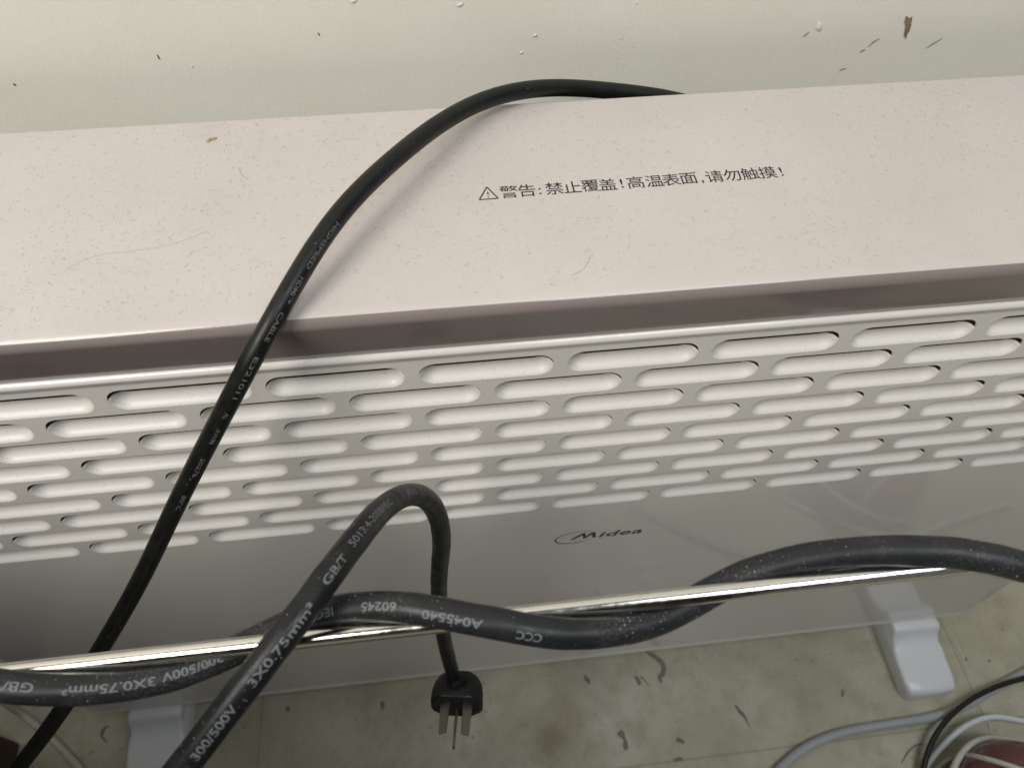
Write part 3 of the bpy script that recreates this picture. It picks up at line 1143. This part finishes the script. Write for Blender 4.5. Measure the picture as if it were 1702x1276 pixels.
# dark cabinet at the left, only its lower back edge comes into view
cab = empty('wooden_cabinet', (-.45, -.26, 0))
tag(cab, 'dark brown wooden cabinet whose side edge shows at the lower left corner', 'cabinet')
CBX = -.2405
add('side_panel', from_bm('side_panel', box_bm(CBX - .018, CBX, -.50, -.008, .0005, .531, .003, 3)), M['wood'], cab, smooth=False)
add('side_panel', from_bm('side_panel', box_bm(-.70, -.682, -.50, -.008, .0005, .531, .003, 3)), M['wood'], cab, smooth=False)
add('back_board', from_bm('back_board', box_bm(-.681, CBX - .019, -.018, -.012, 0.01, .531, .001, 1)), M['wood'], cab, smooth=False)
add('side_panel', from_bm('side_panel', box_bm(.232, .250, -.80, -.30, .0005, .531, .003, 3)), M['wood'], cab, smooth=False)  # carries the right end of the added slab, out of view
bm = bmesh.new()                          # L-shaped slab added out of view to shade the floor and lower panel
Lp = [(-.90, -.006), (CBX + .004, -.006), (CBX + .004, -.186), (.26, -.186), (.26, -.82), (-.90, -.82)]
f = bm.faces.new([bm.verts.new((x, y, 0.5325)) for x, y in Lp])
g_ = bmesh.ops.extrude_face_region(bm, geom=[f])
bmesh.ops.translate(bm, verts=[v for v in g_['geom'] if isinstance(v, bmesh.types.BMVert)], vec=(0, 0, .028))
bmesh.ops.recalc_face_normals(bm, faces=bm.faces)
bmesh.ops.bevel(bm, geom=list(bm.edges), offset=.003, segments=2, affect='EDGES')
add('added_worktop', from_bm('added_worktop', bm), M['wood'], cab, smooth=False)
add('door', from_bm('door', box_bm(-.680, CBX - .020, -.499, -.482, .02, .530, .002, 2)), M['wood'], cab, smooth=False)

# ---------------------------------------------------------------- dust, lint and one flake on the top cover
rnd = random.Random(3)


def ribbon(V, F, pts, w, up):
    b0 = len(V)
    n = len(pts)
    for i, p in enumerate(pts):
        t = (pts[min(i + 1, n - 1)] - pts[max(i - 1, 0)]).normalized()
        s = t.cross(up).normalized() * w * .5
        V += [p - s, p + up * w * .4, p + s]
        if i:
            a = b0 + (i - 1) * 3; b = b0 + i * 3
            F += [(a, b, b + 1, a + 1), (a + 1, b + 1, b + 2, a + 2)]


V, F = [], []
upz = Vector((0, 0, 1))
for _ in range(9000):
    x = rnd.uniform(-.06, .46); y = rnd.uniform(YF + .006, YBACK - .002)
    dens = .45 + .55 * noise.noise((x * 14, y * 14, 3.1)) - max(0, (x - .24) * 2.2)
    if rnd.random() > dens + .25: continue
    L = rnd.choice((.0005, .0006, .0008, .001, .0016)) * rnd.uniform(.7, 1.3)
    a = rnd.uniform(0, 6.28); curl = rnd.gauss(0, 1.1)
    p = Vector((x, y, ZTOP + .00006)); pts = [p]
    n = 4
    for i in range(n):
        a += curl / n
        p = p + Vector((math.cos(a), math.sin(a), 0)) * L / n
        pts.append(p)
    if any(q.y > YBACK - .002 or q.y < YF + .005 for q in pts): continue
    ribbon(V, F, pts, rnd.uniform(.00004, .00009), upz)
hair = [on_plane(x, y, 2, ZTOP + .00008) for x, y in ((112, 447), (135, 434), (170, 423), (220, 417), (270, 409), (310, 398), (345, 384))]
ribbon(V, F, catmull(hair, .0015), .00007, upz)
for pl in (((950, 458), (970, 446), (985, 420)), ((420, 265), (422, 258)), ((396, 278), (403, 292), (412, 298))):
    ribbon(V, F, catmull([on_plane(x, y, 2, ZTOP + .00008) for x, y in pl], .001), .00010, upz)
dust = add('dust_fibres', mesh_of('dust_fibres', V, F), M['hair'])
tag(dust, 'fine grey dust fibres scattered over the heater top', 'dust', kind='stuff')


def specks(name, spots, mat, label):
    V, F = [], []
    for p, n, s in spots:
        t = n.orthogonal().normalized(); b = n.cross(t)
        a0 = rnd.uniform(0, 6.28); b0 = len(V)
        for k in range(4):
            a = a0 + k * 1.5708
            V.append(p + (t * math.cos(a) + b * math.sin(a)) * s * rnd.uniform(.6, 1.3))
        V.append(p + n * s * .8)
        for k in range(4): F.append((b0 + k, b0 + (k + 1) % 4, b0 + 4))
    return tag(add(name, mesh_of(name, V, F), mat, smooth=False), label, 'lint', kind='stuff')


sp = []
for _ in range(900):
    x = rnd.uniform(-.06, .40); y = rnd.uniform(YF + .006, YBACK - .002)
    sp.append((Vector((x, y, ZTOP)), upz, rnd.choice((.00006, .00008, .00010, .00016))))
specks('lint_specks', sp, M['lint'], 'tiny white lint specks on the heater top')


def cable_specks(line, rad, n, lo, hi):
    out = []
    for _ in range(n):
        i = rnd.randrange(max(1, int(lo * len(line))), int(hi * len(line)) - 2)
        p = line[i]
        if noise.noise(p * 60) < rnd.uniform(-.45, .35): continue
        t = (line[i + 1] - line[i - 1]).normalized()
        up = (upz - t * upz.dot(t)).normalized(); s = t.cross(up)
        a = rnd.gauss(0, .9)
        d = up * math.cos(a) + s * math.sin(a)
        out.append((p + d * rad, d, rnd.choice((.00005, .00006, .00008, .00010, .00014, .00020))))
    return out


specks('cable_lint', cable_specks(wline, CR, 1500, .05, .95) + cable_specks(lline, .0040, 420, .1, .85) + cable_specks(hline, HR, 160, .05, .9), M['chip'] if False else simple('dust_grain', (.40, .38, .33), .8), 'small pale dust grains stuck to the black cables')

fl = blob('wood_flake', [(343, 235), (348, 230), (353, 231), (361, 229), (358, 233), (351, 234), (346, 237)], 2, ZTOP + .0001, .0007, M['chip'], None, .3)
tag(fl, 'tiny tan wood flake on the left of the heater top', 'flake')
